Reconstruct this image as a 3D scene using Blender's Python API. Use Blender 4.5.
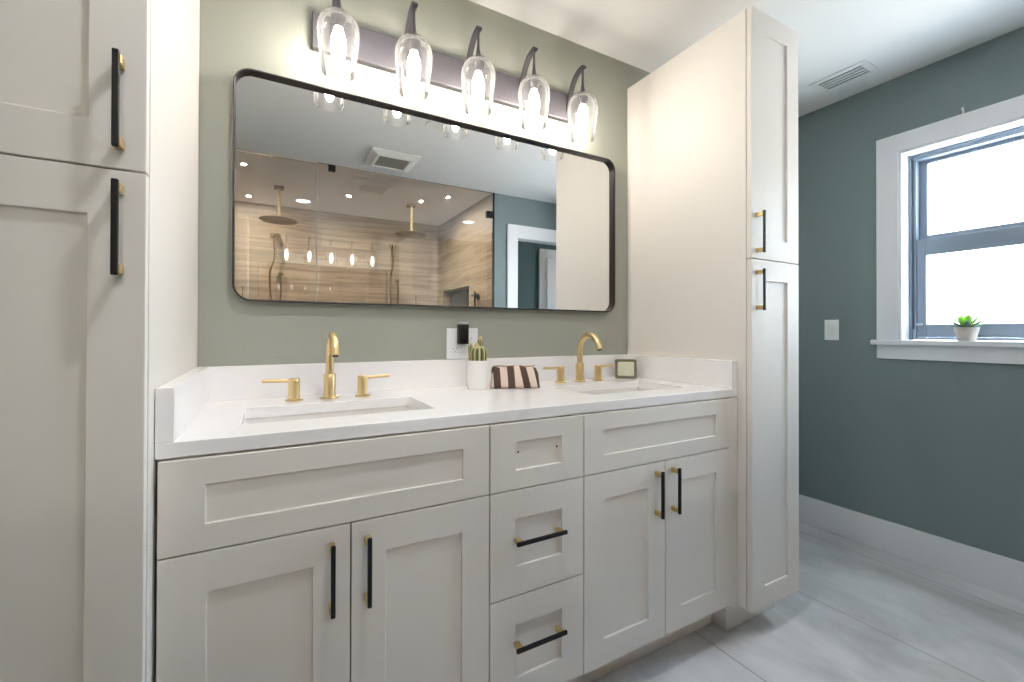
import bpy, bmesh, math, random
from mathutils import Vector, Matrix
random.seed(7)
sc = bpy.context.scene
C = sc.collection
for o in list(bpy.data.objects):
    bpy.data.objects.remove(o)
PI = math.pi

# ------------------------------------------------------------------ camera
cam_d = bpy.data.cameras.new('camera')
cam = bpy.data.objects.new('camera', cam_d)
C.objects.link(cam)
CAM = Vector((0.17449, -1.55258, 1.10028))
yaw, pitch, roll = (math.radians(a) for a in (29.08606, 0.34752, 0.12743))
F = Vector((math.sin(yaw) * math.cos(pitch), math.cos(yaw) * math.cos(pitch), math.sin(pitch)))
R0 = Vector((math.cos(yaw), -math.sin(yaw), 0))
U0 = R0.cross(F)
Rr = math.cos(roll) * R0 + math.sin(roll) * U0
Ur = -math.sin(roll) * R0 + math.cos(roll) * U0
cam.matrix_world = Matrix(((Rr.x, Ur.x, -F.x, CAM.x), (Rr.y, Ur.y, -F.y, CAM.y), (Rr.z, Ur.z, -F.z, CAM.z), (0, 0, 0, 1)))
cam_d.sensor_width = 36
cam_d.lens = 440.3185 / 1024 * 36
cam_d.shift_y = (329.7756 - 341) / 1024
cam_d.clip_start = 0.02
sc.camera = cam

# ------------------------------------------------------------------ exposure, world
sc.view_settings.view_transform = 'Standard'
sc.view_settings.look = 'None'
sc.view_settings.exposure = 1.14
sc.view_settings.gamma = 1
sc.view_settings.use_curve_mapping = False
sc.cycles.max_bounces = 14
sc.cycles.diffuse_bounces = 6
sc.cycles.glossy_bounces = 10
sc.cycles.transmission_bounces = 10
sc.cycles.transparent_max_bounces = 24
sc.cycles.caustics_reflective = False
sc.cycles.caustics_refractive = False
sc.cycles.sample_clamp_indirect = 4.0

BULB = 38.0        # vanity bulbs
CAN = 105.0        # recessed room light over the nearer sink
CAN_FAR = 18.0     # recessed room light toward the window
PUCK = 2700.0       # small shower lights
SKY = 18.0

w = bpy.data.worlds.new('sky')
sc.world = w
w.use_nodes = True
nt = w.node_tree
nt.nodes.clear()
wo = nt.nodes.new('ShaderNodeOutputWorld')
bg = nt.nodes.new('ShaderNodeBackground')
tc = nt.nodes.new('ShaderNodeTexCoord')
sx = nt.nodes.new('ShaderNodeSeparateXYZ')
rp = nt.nodes.new('ShaderNodeValToRGB')
rp.color_ramp.elements[0].position = 0.0
rp.color_ramp.elements[0].color = (1.0, 0.93, 0.84, 1)
rp.color_ramp.elements[1].position = 0.42
rp.color_ramp.elements[1].color = (0.27, 0.60, 1.0, 1)
e = rp.color_ramp.elements.new(0.14)
e.color = (0.85, 0.95, 1.0, 1)
nt.links.new(tc.outputs['Generated'], sx.inputs[0])
nt.links.new(sx.outputs['Z'], rp.inputs[0])
nt.links.new(rp.outputs[0], bg.inputs['Color'])
bg.inputs['Strength'].default_value = SKY
nt.links.new(bg.outputs[0], wo.inputs[0])

# daylight portal in the window opening (guides sky sampling, gives no light itself)
pl = bpy.data.lights.new('window_portal', 'AREA')
pl.shape = 'RECTANGLE'
pl.size, pl.size_y = 0.9, 0.8
pl.cycles.is_portal = True
po = bpy.data.objects.new('window_portal', pl)
C.objects.link(po)
po.matrix_world = Matrix.Translation((3.10, -0.99, 1.53)) @ Matrix.Rotation(math.radians(90), 4, 'Y')

# ------------------------------------------------------------------ materials
def lin(c):
    return tuple(((v / 255) / 12.92 if v / 255 <= 0.04045 else ((v / 255 + 0.055) / 1.055) ** 2.4) for v in c) + (1,)

def mat(name, rgb, rough=0.5, metal=0.0, spec=0.5, noise=0.0, nscale=60, bump=0.0, bscale=200, coat=0.0, sheen=0.0):
    m = bpy.data.materials.new(name)
    m.use_nodes = True
    t = m.node_tree
    b = t.nodes['Principled BSDF']
    col = lin(rgb)
    b.inputs['Base Color'].default_value = col
    b.inputs['Roughness'].default_value = rough
    b.inputs['Metallic'].default_value = metal
    b.inputs['Specular IOR Level'].default_value = spec
    b.inputs['Coat Weight'].default_value = coat
    b.inputs['Sheen Weight'].default_value = sheen
    co = t.nodes.new('ShaderNodeTexCoord')
    if noise:
        n = t.nodes.new('ShaderNodeTexNoise')
        n.inputs['Scale'].default_value = nscale
        n.inputs['Detail'].default_value = 4
        r = t.nodes.new('ShaderNodeValToRGB')
        r.color_ramp.elements[0].position = 0.3
        r.color_ramp.elements[1].position = 0.7
        r.color_ramp.elements[0].color = tuple(v * (1 - noise) for v in col[:3]) + (1,)
        r.color_ramp.elements[1].color = tuple(min(1, v * (1 + noise)) for v in col[:3]) + (1,)
        t.links.new(co.outputs['Object'], n.inputs['Vector'])
        t.links.new(n.outputs['Fac'], r.inputs[0])
        t.links.new(r.outputs[0], b.inputs['Base Color'])
    if bump:
        n2 = t.nodes.new('ShaderNodeTexNoise')
        n2.inputs['Scale'].default_value = bscale
        n2.inputs['Detail'].default_value = 3
        bp = t.nodes.new('ShaderNodeBump')
        bp.inputs['Strength'].default_value = bump
        bp.inputs['Distance'].default_value = 0.002
        t.links.new(co.outputs['Object'], n2.inputs['Vector'])
        t.links.new(n2.outputs['Fac'], bp.inputs['Height'])
        t.links.new(bp.outputs[0], b.inputs['Normal'])
    return m

def emit(name, rgb, strength):
    m = bpy.data.materials.new(name)
    m.use_nodes = True
    t = m.node_tree
    t.nodes.clear()
    o_ = t.nodes.new('ShaderNodeOutputMaterial')
    e_ = t.nodes.new('ShaderNodeEmission')
    e_.inputs['Color'].default_value = tuple(rgb) + (1,)
    e_.inputs['Strength'].default_value = strength
    t.links.new(e_.outputs[0], o_.inputs[0])
    return m

def thin_glass(name, tint=(1, 1, 1), ior=1.5, rim=0.0, rough=0.0, boost=0.0):
    """thin clear pane: see-through with a fresnel reflection and, for curved glass, a milky rim"""
    m = bpy.data.materials.new(name)
    m.use_nodes = True
    t = m.node_tree
    t.nodes.clear()
    o_ = t.nodes.new('ShaderNodeOutputMaterial')
    tr = t.nodes.new('ShaderNodeBsdfTransparent')
    tr.inputs[0].default_value = tuple(tint) + (1,)
    gl = t.nodes.new('ShaderNodeBsdfGlossy')
    gl.inputs['Roughness'].default_value = rough
    fr = t.nodes.new('ShaderNodeFresnel')
    fr.inputs['IOR'].default_value = ior
    mx = t.nodes.new('ShaderNodeMixShader')
    mm = t.nodes.new('ShaderNodeMath')
    mm.operation = 'ADD'
    mm.use_clamp = True
    mm.inputs[1].default_value = boost
    t.links.new(fr.outputs[0], mm.inputs[0])
    t.links.new(mm.outputs[0], mx.inputs[0])
    t.links.new(tr.outputs[0], mx.inputs[1])
    t.links.new(gl.outputs[0], mx.inputs[2])
    out = mx
    if rim:
        lw = t.nodes.new('ShaderNodeLayerWeight')
        lw.inputs['Blend'].default_value = 0.25
        pw = t.nodes.new('ShaderNodeMath')
        pw.operation = 'MULTIPLY'
        pw.inputs[1].default_value = rim
        tl = t.nodes.new('ShaderNodeBsdfTranslucent')
        tl.inputs[0].default_value = (0.9, 0.9, 0.9, 1)
        m2 = t.nodes.new('ShaderNodeMixShader')
        t.links.new(lw.outputs['Facing'], pw.inputs[0])
        t.links.new(pw.outputs[0], m2.inputs[0])
        t.links.new(mx.outputs[0], m2.inputs[1])
        t.links.new(tl.outputs[0], m2.inputs[2])
        out = m2
    t.links.new(out.outputs[0], o_.inputs[0])
    return m

M = {}
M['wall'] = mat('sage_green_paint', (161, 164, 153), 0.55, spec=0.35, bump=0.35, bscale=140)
M['wall_daylight_tint'] = mat('wall_paint_daylight_tint', (122, 135, 138), 0.55, spec=0.35, bump=0.35, bscale=140)  # wall paint with the cool daylight cast mixed into its colour
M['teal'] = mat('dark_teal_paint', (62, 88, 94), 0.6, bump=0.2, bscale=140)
M['ceiling'] = mat('white_ceiling_paint', (230, 229, 228), 0.8, spec=0.2, bump=0.2, bscale=110)
M['trim'] = mat('white_trim_paint', (228, 228, 232), 0.35)
M['cab'] = mat('offwhite_cabinet_paint', (229, 224, 217), 0.5, spec=0.18)
M['cab_in'] = mat('cabinet_gap', (120, 116, 108), 0.7)
M['quartz'] = mat('white_quartz', (243, 241, 241), 0.22, noise=0.012, nscale=25)
M['ceramic'] = mat('white_ceramic', (244, 242, 240), 0.12, coat=0.4)
M['gold'] = mat('brushed_gold', (228, 204, 154), 0.28, metal=1.0)
M['gold_post'] = mat('pale_gold', (214, 188, 134), 0.3, metal=0.85)
M['black'] = mat('matte_black_metal', (16, 16, 19), 0.4, metal=0.3)
M['bronze'] = mat('dark_bronze', (70, 67, 66), 0.34, metal=0.9)
M['pewter'] = mat('brushed_pewter', (92, 89, 94), 0.45, metal=0.4, noise=0.06, nscale=90)
M['socket'] = mat('dark_pewter', (84, 82, 86), 0.38, metal=0.5)
M['white_plastic'] = mat('white_plastic', (238, 238, 240), 0.35)
M['grey_plastic'] = mat('grey_plastic', (150, 150, 152), 0.4)
M['black_plastic'] = mat('black_plastic', (14, 14, 15), 0.22)
M['silver'] = mat('silver_plastic', (190, 190, 192), 0.3, metal=0.6)
M['pot_white'] = mat('white_glazed_pot', (236, 234, 232), 0.3, noise=0.01)
M['pot_grey'] = mat('grey_stone_pot', (176, 168, 158), 0.7, noise=0.06, nscale=120)
M['soil'] = mat('soil', (70, 58, 48), 0.95, noise=0.3, nscale=300, bump=0.6, bscale=400)
M['alu'] = mat('bronze_aluminium_glare', (128, 140, 156), 0.4, metal=0.1)  # bluish glare from the bright window is mixed into the bronze colour
M['alu_dark'] = mat('window_track', (62, 74, 88), 0.5, metal=0.1)
M['grille'] = mat('vent_grey', (136, 134, 127), 0.6)
M['vent_white'] = mat('vent_white', (230, 230, 228), 0.45)
M['vent_dark'] = mat('vent_dark', (92, 98, 104), 0.7)
M['brass_dark'] = mat('aged_brass', (120, 96, 62), 0.35, metal=0.9)
M['bead'] = mat('screw_dark', (40, 36, 34), 0.5)
M['olive_glass'] = mat('olive_glass', (112, 112, 88), 0.12, coat=0.5, noise=0.15, nscale=60)
M['pale_green'] = mat('pale_green_glass', (208, 210, 186), 0.3, noise=0.08, nscale=140, coat=0.3)
M['mirror'] = mat('mirror_silver', (247, 248, 248), 0.0, metal=1.0)
M['clear'] = thin_glass('clear_shade_glass', (0.985, 0.985, 0.985), 1.22, rim=0.06)
M['shower_glass'] = thin_glass('clear_shower_glass', (0.985, 0.988, 0.985), 1.5, boost=0.10)
M['bulb'] = emit('bulb_glow', (1.0, 0.91, 0.80), BULB)
M['can'] = emit('downlight_glow', (0.94, 0.97, 1.0), CAN)
M['can_far'] = emit('far_downlight_glow', (0.97, 0.98, 1.0), CAN_FAR)
M['puck'] = emit('shower_light_glow', (1.0, 0.98, 0.95), PUCK)
M['lens_off'] = mat('unlit_lens', (222, 220, 214), 0.5)

# frosted window pane: partly clear, partly scattering
def pane_mat():
    m = bpy.data.materials.new('frosted_window_glass')
    m.use_nodes = True
    t = m.node_tree
    t.nodes.clear()
    o_ = t.nodes.new('ShaderNodeOutputMaterial')
    tr = t.nodes.new('ShaderNodeBsdfTransparent')
    tr.inputs[0].default_value = (0.9, 0.93, 0.95, 1)
    tl = t.nodes.new('ShaderNodeBsdfTranslucent')
    tl.inputs[0].default_value = (0.85, 0.9, 0.92, 1)
    gl = t.nodes.new('ShaderNodeBsdfGlossy')
    gl.inputs['Roughness'].default_value = 0.2
    m1 = t.nodes.new('ShaderNodeMixShader')
    m1.inputs[0].default_value = 0.35
    m2 = t.nodes.new('ShaderNodeMixShader')
    m2.inputs[0].default_value = 0.05
    t.links.new(tr.outputs[0], m1.inputs[1])
    t.links.new(tl.outputs[0], m1.inputs[2])
    t.links.new(m1.outputs[0], m2.inputs[1])
    t.links.new(gl.outputs[0], m2.inputs[2])
    t.links.new(m2.outputs[0], o_.inputs[0])
    return m
M['pane'] = pane_mat()

def floor_mat():
    m = bpy.data.materials.new('grey_stone_tile')
    m.use_nodes = True
    t = m.node_tree
    b = t.nodes['Principled BSDF']
    co = t.nodes.new('ShaderNodeTexCoord')
    mp = t.nodes.new('ShaderNodeMapping')
    mp.inputs['Rotation'].default_value = (0, 0, PI / 2)
    br = t.nodes.new('ShaderNodeTexBrick')
    br.offset = 0.0
    br.inputs['Scale'].default_value = 1
    br.inputs['Brick Width'].default_value = 1.21
    br.inputs['Row Height'].default_value = 0.603
    br.inputs['Mortar Size'].default_value = 0.0022
    br.inputs['Mortar Smooth'].default_value = 0.1
    br.inputs['Color1'].default_value = (1, 1, 1, 1)
    br.inputs['Color2'].default_value = (0.9, 0.9, 0.9, 1)
    br.inputs['Mortar'].default_value = (0, 0, 0, 1)
    n = t.nodes.new('ShaderNodeTexNoise')
    n.inputs['Scale'].default_value = 2.2
    n.inputs['Detail'].default_value = 9
    n.inputs['Roughness'].default_value = 0.62
    n.inputs['Distortion'].default_value = 0.6
    st = t.nodes.new('ShaderNodeMapping')
    st.inputs['Scale'].default_value = (1.6, 0.7, 1)
    r = t.nodes.new('ShaderNodeValToRGB')
    r.color_ramp.elements[0].position = 0.30
    r.color_ramp.elements[0].color = lin((180, 180, 182))
    r.color_ramp.elements[1].position = 0.62
    r.color_ramp.elements[1].color = lin((224, 224, 227))
    mx = t.nodes.new('ShaderNodeMix')
    mx.data_type = 'RGBA'
    mx.inputs[6].default_value = lin((205, 205, 206))
    mx.inputs[7].default_value = lin((128, 126, 124))
    ml = t.nodes.new('ShaderNodeMix')
    ml.data_type = 'RGBA'
    ml.inputs[7].default_value = lin((150, 147, 144))
    t.links.new(co.outputs['Object'], mp.inputs['Vector'])
    t.links.new(mp.outputs[0], br.inputs['Vector'])
    t.links.new(co.outputs['Object'], st.inputs['Vector'])
    t.links.new(st.outputs[0], n.inputs['Vector'])
    t.links.new(n.outputs['Fac'], r.inputs[0])
    t.links.new(br.outputs['Fac'], ml.inputs[0])
    t.links.new(r.outputs[0], ml.inputs[6])
    t.links.new(ml.outputs[2], b.inputs['Base Color'])
    b.inputs['Roughness'].default_value = 0.42
    b.inputs['Specular IOR Level'].default_value = 0.4
    # joints of the tiles run along y at x = 1.547 + 0.603 k
    mp.inputs['Location'].default_value = (0.35, 0.0, 0)
    return m, mp
M['floor'], floor_map = floor_mat()
# after rotating by 90 degrees about z the mapped y is x, so rows start where x + loc is a multiple of 0.603
floor_map.inputs['Location'].default_value = (1.25, 0.603 * 3 - 1.556, 0)

def wood_tile(name):
    m = bpy.data.materials.new(name)
    m.use_nodes = True
    t = m.node_tree
    b = t.nodes['Principled BSDF']
    co = t.nodes.new('ShaderNodeTexCoord')
    sp = t.nodes.new('ShaderNodeSeparateXYZ')
    ad = t.nodes.new('ShaderNodeMath')
    cb = t.nodes.new('ShaderNodeCombineXYZ')
    t.links.new(co.outputs['Object'], sp.inputs[0])
    t.links.new(sp.outputs['X'], ad.inputs[0])
    t.links.new(sp.outputs['Y'], ad.inputs[1])
    t.links.new(ad.outputs[0], cb.inputs['X'])
    t.links.new(sp.outputs['Z'], cb.inputs['Y'])
    br = t.nodes.new('ShaderNodeTexBrick')
    br.offset = 0.37
    br.inputs['Scale'].default_value = 1
    br.inputs['Brick Width'].default_value = 1.2
    br.inputs['Row Height'].default_value = 0.2
    br.inputs['Mortar Size'].default_value = 0.0018
    br.inputs['Bias'].default_value = 0.0
    br.inputs['Color1'].default_value = lin((178, 157, 130))
    br.inputs['Color2'].default_value = lin((150, 129, 104))
    br.inputs['Mortar'].default_value = lin((120, 108, 92))
    t.links.new(cb.outputs[0], br.inputs['Vector'])
    mp = t.nodes.new('ShaderNodeMapping')
    mp.inputs['Scale'].default_value = (1.1, 17, 1)
    t.links.new(cb.outputs[0], mp.inputs['Vector'])
    n = t.nodes.new('ShaderNodeTexNoise')
    n.inputs['Scale'].default_value = 1.6
    n.inputs['Detail'].default_value = 7
    n.inputs['Distortion'].default_value = 0.8
    t.links.new(mp.outputs[0], n.inputs['Vector'])
    r = t.nodes.new('ShaderNodeValToRGB')
    r.color_ramp.elements[0].position = 0.32
    r.color_ramp.elements[0].color = (0.62, 0.58, 0.53, 1)
    r.color_ramp.elements[1].position = 0.62
    r.color_ramp.elements[1].color = (1.08, 1.06, 1.05, 1)
    t.links.new(n.outputs['Fac'], r.inputs[0])
    mx = t.nodes.new('ShaderNodeMix')
    mx.data_type = 'RGBA'
    mx.blend_type = 'MULTIPLY'
    mx.inputs[0].default_value = 1
    t.links.new(br.outputs['Color'], mx.inputs[6])
    t.links.new(r.outputs[0], mx.inputs[7])
    t.links.new(mx.outputs[2], b.inputs['Base Color'])
    b.inputs['Roughness'].default_value = 0.4
    return m
M['wood_tile'] = wood_tile('wood_look_tile')

def pebble():
    m = bpy.data.materials.new('dark_pebble_mosaic')
    m.use_nodes = True
    t = m.node_tree
    b = t.nodes['Principled BSDF']
    co = t.nodes.new('ShaderNodeTexCoord')
    v = t.nodes.new('ShaderNodeTexVoronoi')
    v.feature = 'DISTANCE_TO_EDGE'
    v.inputs['Scale'].default_value = 26
    v2 = t.nodes.new('ShaderNodeTexVoronoi')
    v2.inputs['Scale'].default_value = 26
    r = t.nodes.new('ShaderNodeValToRGB')
    r.color_ramp.elements[0].color = lin((118, 108, 98))
    r.color_ramp.elements[1].position = 0.08
    r.color_ramp.elements[1].color = lin((50, 44, 42))
    t.links.new(co.outputs['Object'], v.inputs['Vector'])
    t.links.new(v.outputs['Distance'], r.inputs[0])
    t.links.new(r.outputs[0], b.inputs['Base Color'])
    b.inputs['Roughness'].default_value = 0.35
    return m
M['pebble'] = pebble()

def stripes():
    m = bpy.data.materials.new('striped_fabric')
    m.use_nodes = True
    t = m.node_tree
    b = t.nodes['Principled BSDF']
    co = t.nodes.new('ShaderNodeTexCoord')
    sp = t.nodes.new('ShaderNodeSeparateXYZ')
    t.links.new(co.outputs['UV'], sp.inputs[0])
    k = t.nodes.new('ShaderNodeMath')
    k.operation = 'MULTIPLY'
    k.inputs[1].default_value = 3.45
    t.links.new(sp.outputs['X'], k.inputs[0])
    of = t.nodes.new('ShaderNodeMath')
    of.operation = 'ADD'
    of.inputs[1].default_value = 0.22
    t.links.new(k.outputs[0], of.inputs[0])
    fr = t.nodes.new('ShaderNodeMath')
    fr.operation = 'FRACT'
    t.links.new(of.outputs[0], fr.inputs[0])
    r = t.nodes.new('ShaderNodeValToRGB')
    r.color_ramp.interpolation = 'CONSTANT'
    r.color_ramp.elements[0].color = lin((214, 196, 183))
    r.color_ramp.elements[1].position = 0.5
    r.color_ramp.elements[1].color = lin((84, 64, 54))
    t.links.new(fr.outputs[0], r.inputs[0])
    t.links.new(r.outputs[0], b.inputs['Base Color'])
    b.inputs['Roughness'].default_value = 0.9
    n = t.nodes.new('ShaderNodeTexNoise')
    n.inputs['Scale'].default_value = 420
    bp = t.nodes.new('ShaderNodeBump')
    bp.inputs['Strength'].default_value = 0.5
    bp.inputs['Distance'].default_value = 0.001
    t.links.new(co.outputs['Object'], n.inputs['Vector'])
    t.links.new(n.outputs['Fac'], bp.inputs['Height'])
    t.links.new(bp.outputs[0], b.inputs['Normal'])
    return m
M['stripes'] = stripes()

def cactus_mat():
    m = mat('cactus_skin', (104, 112, 66), 0.6)
    t = m.node_tree
    b = t.nodes['Principled BSDF']
    at = t.nodes.new('ShaderNodeVertexColor')
    at.layer_name = 'rib'
    r = t.nodes.new('ShaderNodeValToRGB')
    r.color_ramp.elements[0].color = lin((62, 78, 46))
    r.color_ramp.elements[1].color = lin((222, 196, 148))
    e_ = r.color_ramp.elements.new(0.55)
    e_.color = lin((128, 134, 86))
    t.links.new(at.outputs['Color'], r.inputs[0])
    t.links.new(r.outputs[0], b.inputs['Base Color'])
    return m
M['cactus'] = cactus_mat()
M['succulent'] = mat('succulent_leaf', (160, 222, 84), 0.45, noise=0.15, nscale=70)  # green lightened in place of backlight glowing through the leaves
M['succulent_dark'] = mat('succulent_outer_leaf', (92, 112, 88), 0.5, noise=0.15, nscale=70)

# ------------------------------------------------------------------ mesh helpers
def B():
    return bmesh.new()

def box(bm, x0, x1, y0, y1, z0, z1, mi=0):
    vs = [bm.verts.new(p) for p in ((x0, y0, z0), (x1, y0, z0), (x1, y1, z0), (x0, y1, z0), (x0, y0, z1), (x1, y0, z1), (x1, y1, z1), (x0, y1, z1))]
    for f in ((3, 2, 1, 0), (4, 5, 6, 7), (0, 1, 5, 4), (1, 2, 6, 5), (2, 3, 7, 6), (3, 0, 4, 7)):
        bm.faces.new([vs[i] for i in f]).material_index = mi
    return bm

def tube(bm, pts, rad, n=14, mi=0, cap=True):
    pts = [Vector(p) for p in pts]
    rads = rad if isinstance(rad, (list, tuple)) else [rad] * len(pts)
    rings = []
    prev = None
    for i, p in enumerate(pts):
        a = pts[max(i - 1, 0)]
        c = pts[min(i + 1, len(pts) - 1)]
        d = (c - a).normalized()
        if prev is None:
            u = d.orthogonal().normalized()
        else:
            u = (prev - d * prev.dot(d)).normalized()
        prev = u
        v = d.cross(u)
        rings.append([bm.verts.new(p + (u * math.cos(2 * PI * k / n) + v * math.sin(2 * PI * k / n)) * rads[i]) for k in range(n)])
    for r0, r1 in zip(rings, rings[1:]):
        for k in range(n):
            bm.faces.new([r0[k], r0[(k + 1) % n], r1[(k + 1) % n], r1[k]]).material_index = mi
    if cap:
        bm.faces.new(rings[0][::-1]).material_index = mi
        bm.faces.new(rings[-1]).material_index = mi
    return rings

def lathe(bm, prof, c, n=32, mi=0, cap0=False, cap1=False):
    """prof: (r, z) from bottom to top or along any path; c: centre x, y"""
    rings = []
    for r, z in prof:
        if r < 1e-6:
            rings.append([bm.verts.new((c[0], c[1], z))])
        else:
            rings.append([bm.verts.new((c[0] + r * math.cos(2 * PI * k / n), c[1] + r * math.sin(2 * PI * k / n), z)) for k in range(n)])
    for a, b in zip(rings, rings[1:]):
        for k in range(n):
            k2 = (k + 1) % n
            if len(a) == 1 and len(b) == 1:
                continue
            if len(a) == 1:
                f = [a[0], b[k2], b[k]]
            elif len(b) == 1:
                f = [a[k], a[k2], b[0]]
            else:
                f = [a[k], a[k2], b[k2], b[k]]
            bm.faces.new(f).material_index = mi
    if cap0 and len(rings[0]) > 1:
        bm.faces.new(rings[0][::-1]).material_index = mi
    if cap1 and len(rings[-1]) > 1:
        bm.faces.new(rings[-1]).material_index = mi
    return rings

def rrect(x0, x1, z0, z1, r, n=7):
    """rounded rectangle outline, counter-clockwise in (x, z)"""
    out = []
    for cx, cz, a0 in ((x1 - r, z1 - r, 0), (x0 + r, z1 - r, PI / 2), (x0 + r, z0 + r, PI), (x1 - r, z0 + r, 1.5 * PI)):
        for k in range(n + 1):
            a = a0 + k / n * PI / 2
            out.append((cx + r * math.cos(a), cz + r * math.sin(a)))
    return out

def loft(bm, loops, mi=0, cap0=False, cap1=False, closed=True):
    rs = [[bm.verts.new(p) for p in lp] for lp in loops]
    n = len(rs[0])
    for a, b in zip(rs, rs[1:]):
        for k in range(n if closed else n - 1):
            bm.faces.new([a[k], a[(k + 1) % n], b[(k + 1) % n], b[k]]).material_index = mi
    if cap0:
        bm.faces.new(rs[0][::-1]).material_index = mi
    if cap1:
        bm.faces.new(rs[-1]).material_index = mi
    return rs

ROOT = {}     # object name -> world position of the frame its mesh is written in
def obj(name, bm, mats, parent=None, origin=None, bevel=0.0, smooth=False, seg=2, recalc=True):
    if recalc:
        bmesh.ops.recalc_face_normals(bm, faces=bm.faces)
    if parent is not None:
        org = ROOT[parent.name]
    elif origin is not None:
        org = Vector(origin)
    else:
        xs = [v.co for v in bm.verts]
        org = Vector(((min(v.x for v in xs) + max(v.x for v in xs)) / 2, (min(v.y for v in xs) + max(v.y for v in xs)) / 2, min(v.z for v in xs)))
    for v in bm.verts:
        v.co -= org
    if smooth:
        for f in bm.faces:
            f.smooth = True
        for ed in bm.edges:
            if len(ed.link_faces) == 2 and ed.calc_face_angle(0) > math.radians(38):
                ed.smooth = False
    me = bpy.data.meshes.new(name)
    bm.to_mesh(me)
    bm.free()
    for m_ in (mats if isinstance(mats, (list, tuple)) else [mats]):
        me.materials.append(m_)
    o = bpy.data.objects.new(name, me)
    C.objects.link(o)
    if parent is not None:
        o.parent = parent
    else:
        o.location = org
    ROOT[o.name] = org
    if bevel:
        md = o.modifiers.new('edge', 'BEVEL')
        md.width = bevel
        md.segments = seg
        md.limit_method = 'ANGLE'
        md.angle_limit = math.radians(40)
    return o

def tag(o, label, cat, group=None):
    o['label'] = label
    o['category'] = cat
    if group:
        o['group'] = group
    return o

def thing(name, loc, label, cat, group=None):
    o = bpy.data.objects.new(name, None)
    o.empty_display_size = 0.05
    C.objects.link(o)
    o.location = loc
    ROOT[o.name] = Vector(loc)
    return tag(o, label, cat, group)

def struct(name, bm, mats, parent=None, bevel=0.0, **k):
    o = obj(name, bm, mats, parent, bevel=bevel, **({} if parent else {'origin': (0, 0, 0)}), **k)
    if parent is None:
        o['kind'] = 'structure'
    return o

# ------------------------------------------------------------------ measures (metres)
W = 1.658        # face of the right tall cabinet
H = 2.375        # ceiling
XR = 2.913       # right wall
XL = -0.48       # left wall
YF = -2.068      # front wall and shower glass
YS = -3.512      # shower back wall
ZC = 0.90        # countertop
TOP = 2.256      # top of tall cabinets
FY = -0.5635     # faces of the vanity doors

# ------------------------------------------------------------------ room shell
bm = B(); box(bm, XL - .1, 4.3, YS - .1, .1, -.08, 0)
struct('floor', bm, M['floor'])
bm = B(); box(bm, XL - .1, 4.3, YS - .1, .1, H, H + .08)
struct('ceiling', bm, M['ceiling'])
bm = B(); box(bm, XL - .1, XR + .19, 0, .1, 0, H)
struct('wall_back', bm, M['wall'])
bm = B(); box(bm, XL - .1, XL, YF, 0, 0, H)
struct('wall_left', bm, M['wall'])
# right wall with the window hole
WY0, WY1, WZ0, WZ1 = -1.405, -0.58, 1.067, 1.998
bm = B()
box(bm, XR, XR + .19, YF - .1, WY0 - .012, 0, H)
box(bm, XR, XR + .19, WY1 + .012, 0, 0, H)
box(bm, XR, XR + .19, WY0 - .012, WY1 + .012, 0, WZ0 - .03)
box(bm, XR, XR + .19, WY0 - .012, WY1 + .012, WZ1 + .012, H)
struct('wall_right', bm, M['wall_daylight_tint'])
# front wall with the doorway (behind the camera, seen in the mirror)
DX0, DX1, DZ = 2.225, 2.79, 1.985
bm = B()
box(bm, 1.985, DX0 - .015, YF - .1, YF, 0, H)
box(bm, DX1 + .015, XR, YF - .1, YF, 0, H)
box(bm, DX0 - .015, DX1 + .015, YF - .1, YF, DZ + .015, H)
struct('wall_front', bm, M['wall_daylight_tint'])
# shower walls
bm = B(); box(bm, XL - .1, 2.075, YS - .1, YS, 0, H)
struct('wall_shower_back', bm, M['wood_tile'])
bm = B(); box(bm, XL - .1, XL, YS, YF, 0, H)
struct('wall_shower_left', bm, M['wood_tile'])
NY0, NY1, NZ0, NZ1 = -3.322, -2.627, 1.25, 1.566
bm = B()
box(bm, 1.972, 1.985, YF - .1, YF, 0, H)
box(bm, 1.972, 2.075, NY1, YF - .1, 0, H)
box(bm, 1.972, 2.075, YS, NY0, 0, H)
box(bm, 1.972, 2.075, NY0, NY1, 0, NZ0)
box(bm, 1.972, 2.075, NY0, NY1, NZ1, H)
ws_ = struct('wall_shower_right', bm, M['wood_tile'])
bm = B(); box(bm, 2.05, 2.074, NY0 + .001, NY1 - .001, NZ0 + .001, NZ1 - .001)
struct('niche_panel', bm, M['pebble'], ws_)
bm = B()
for (a, b_, c, d) in ((NY0, NY1, NZ1, NZ1 + .012), (NY0, NY1, NZ0 - .012, NZ0), (NY0 - .012, NY0, NZ0 - .012, NZ1 + .012), (NY1, NY1 + .012, NZ0 - .012, NZ1 + .012)):
    box(bm, 1.966, 1.9715, a, b_, c, d)
struct('niche_edge', bm, M['black'], ws_)
# hall beyond the doorway
bm = B()
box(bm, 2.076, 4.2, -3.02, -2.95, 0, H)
box(bm, 4.2, 4.3, -3.02, YF - .1, 0, 1.25)  # unseen gap above this piece, added to let sky light into the hall
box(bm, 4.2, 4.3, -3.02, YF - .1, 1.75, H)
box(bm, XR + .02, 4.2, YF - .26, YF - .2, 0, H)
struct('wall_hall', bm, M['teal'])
# door casing of the doorway
bm = B()
cw = .108
box(bm, DX0 - cw, DX0, YF, YF + .018, 0, DZ + cw + .015)
box(bm, DX1, DX1 + cw, YF, YF + .018, 0, DZ + cw + .015)
box(bm, DX0, DX1, YF, YF + .018, DZ, DZ + cw + .015)
box(bm, DX0 - .014, DX0, YF - .1, YF, 0, DZ + .014)
box(bm, DX1, DX1 + .014, YF - .1, YF, 0, DZ + .014)
box(bm, DX0, DX1, YF - .1, YF, DZ, DZ + .014)
struct('trim_1', bm, M['trim'], bevel=.002)
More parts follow.
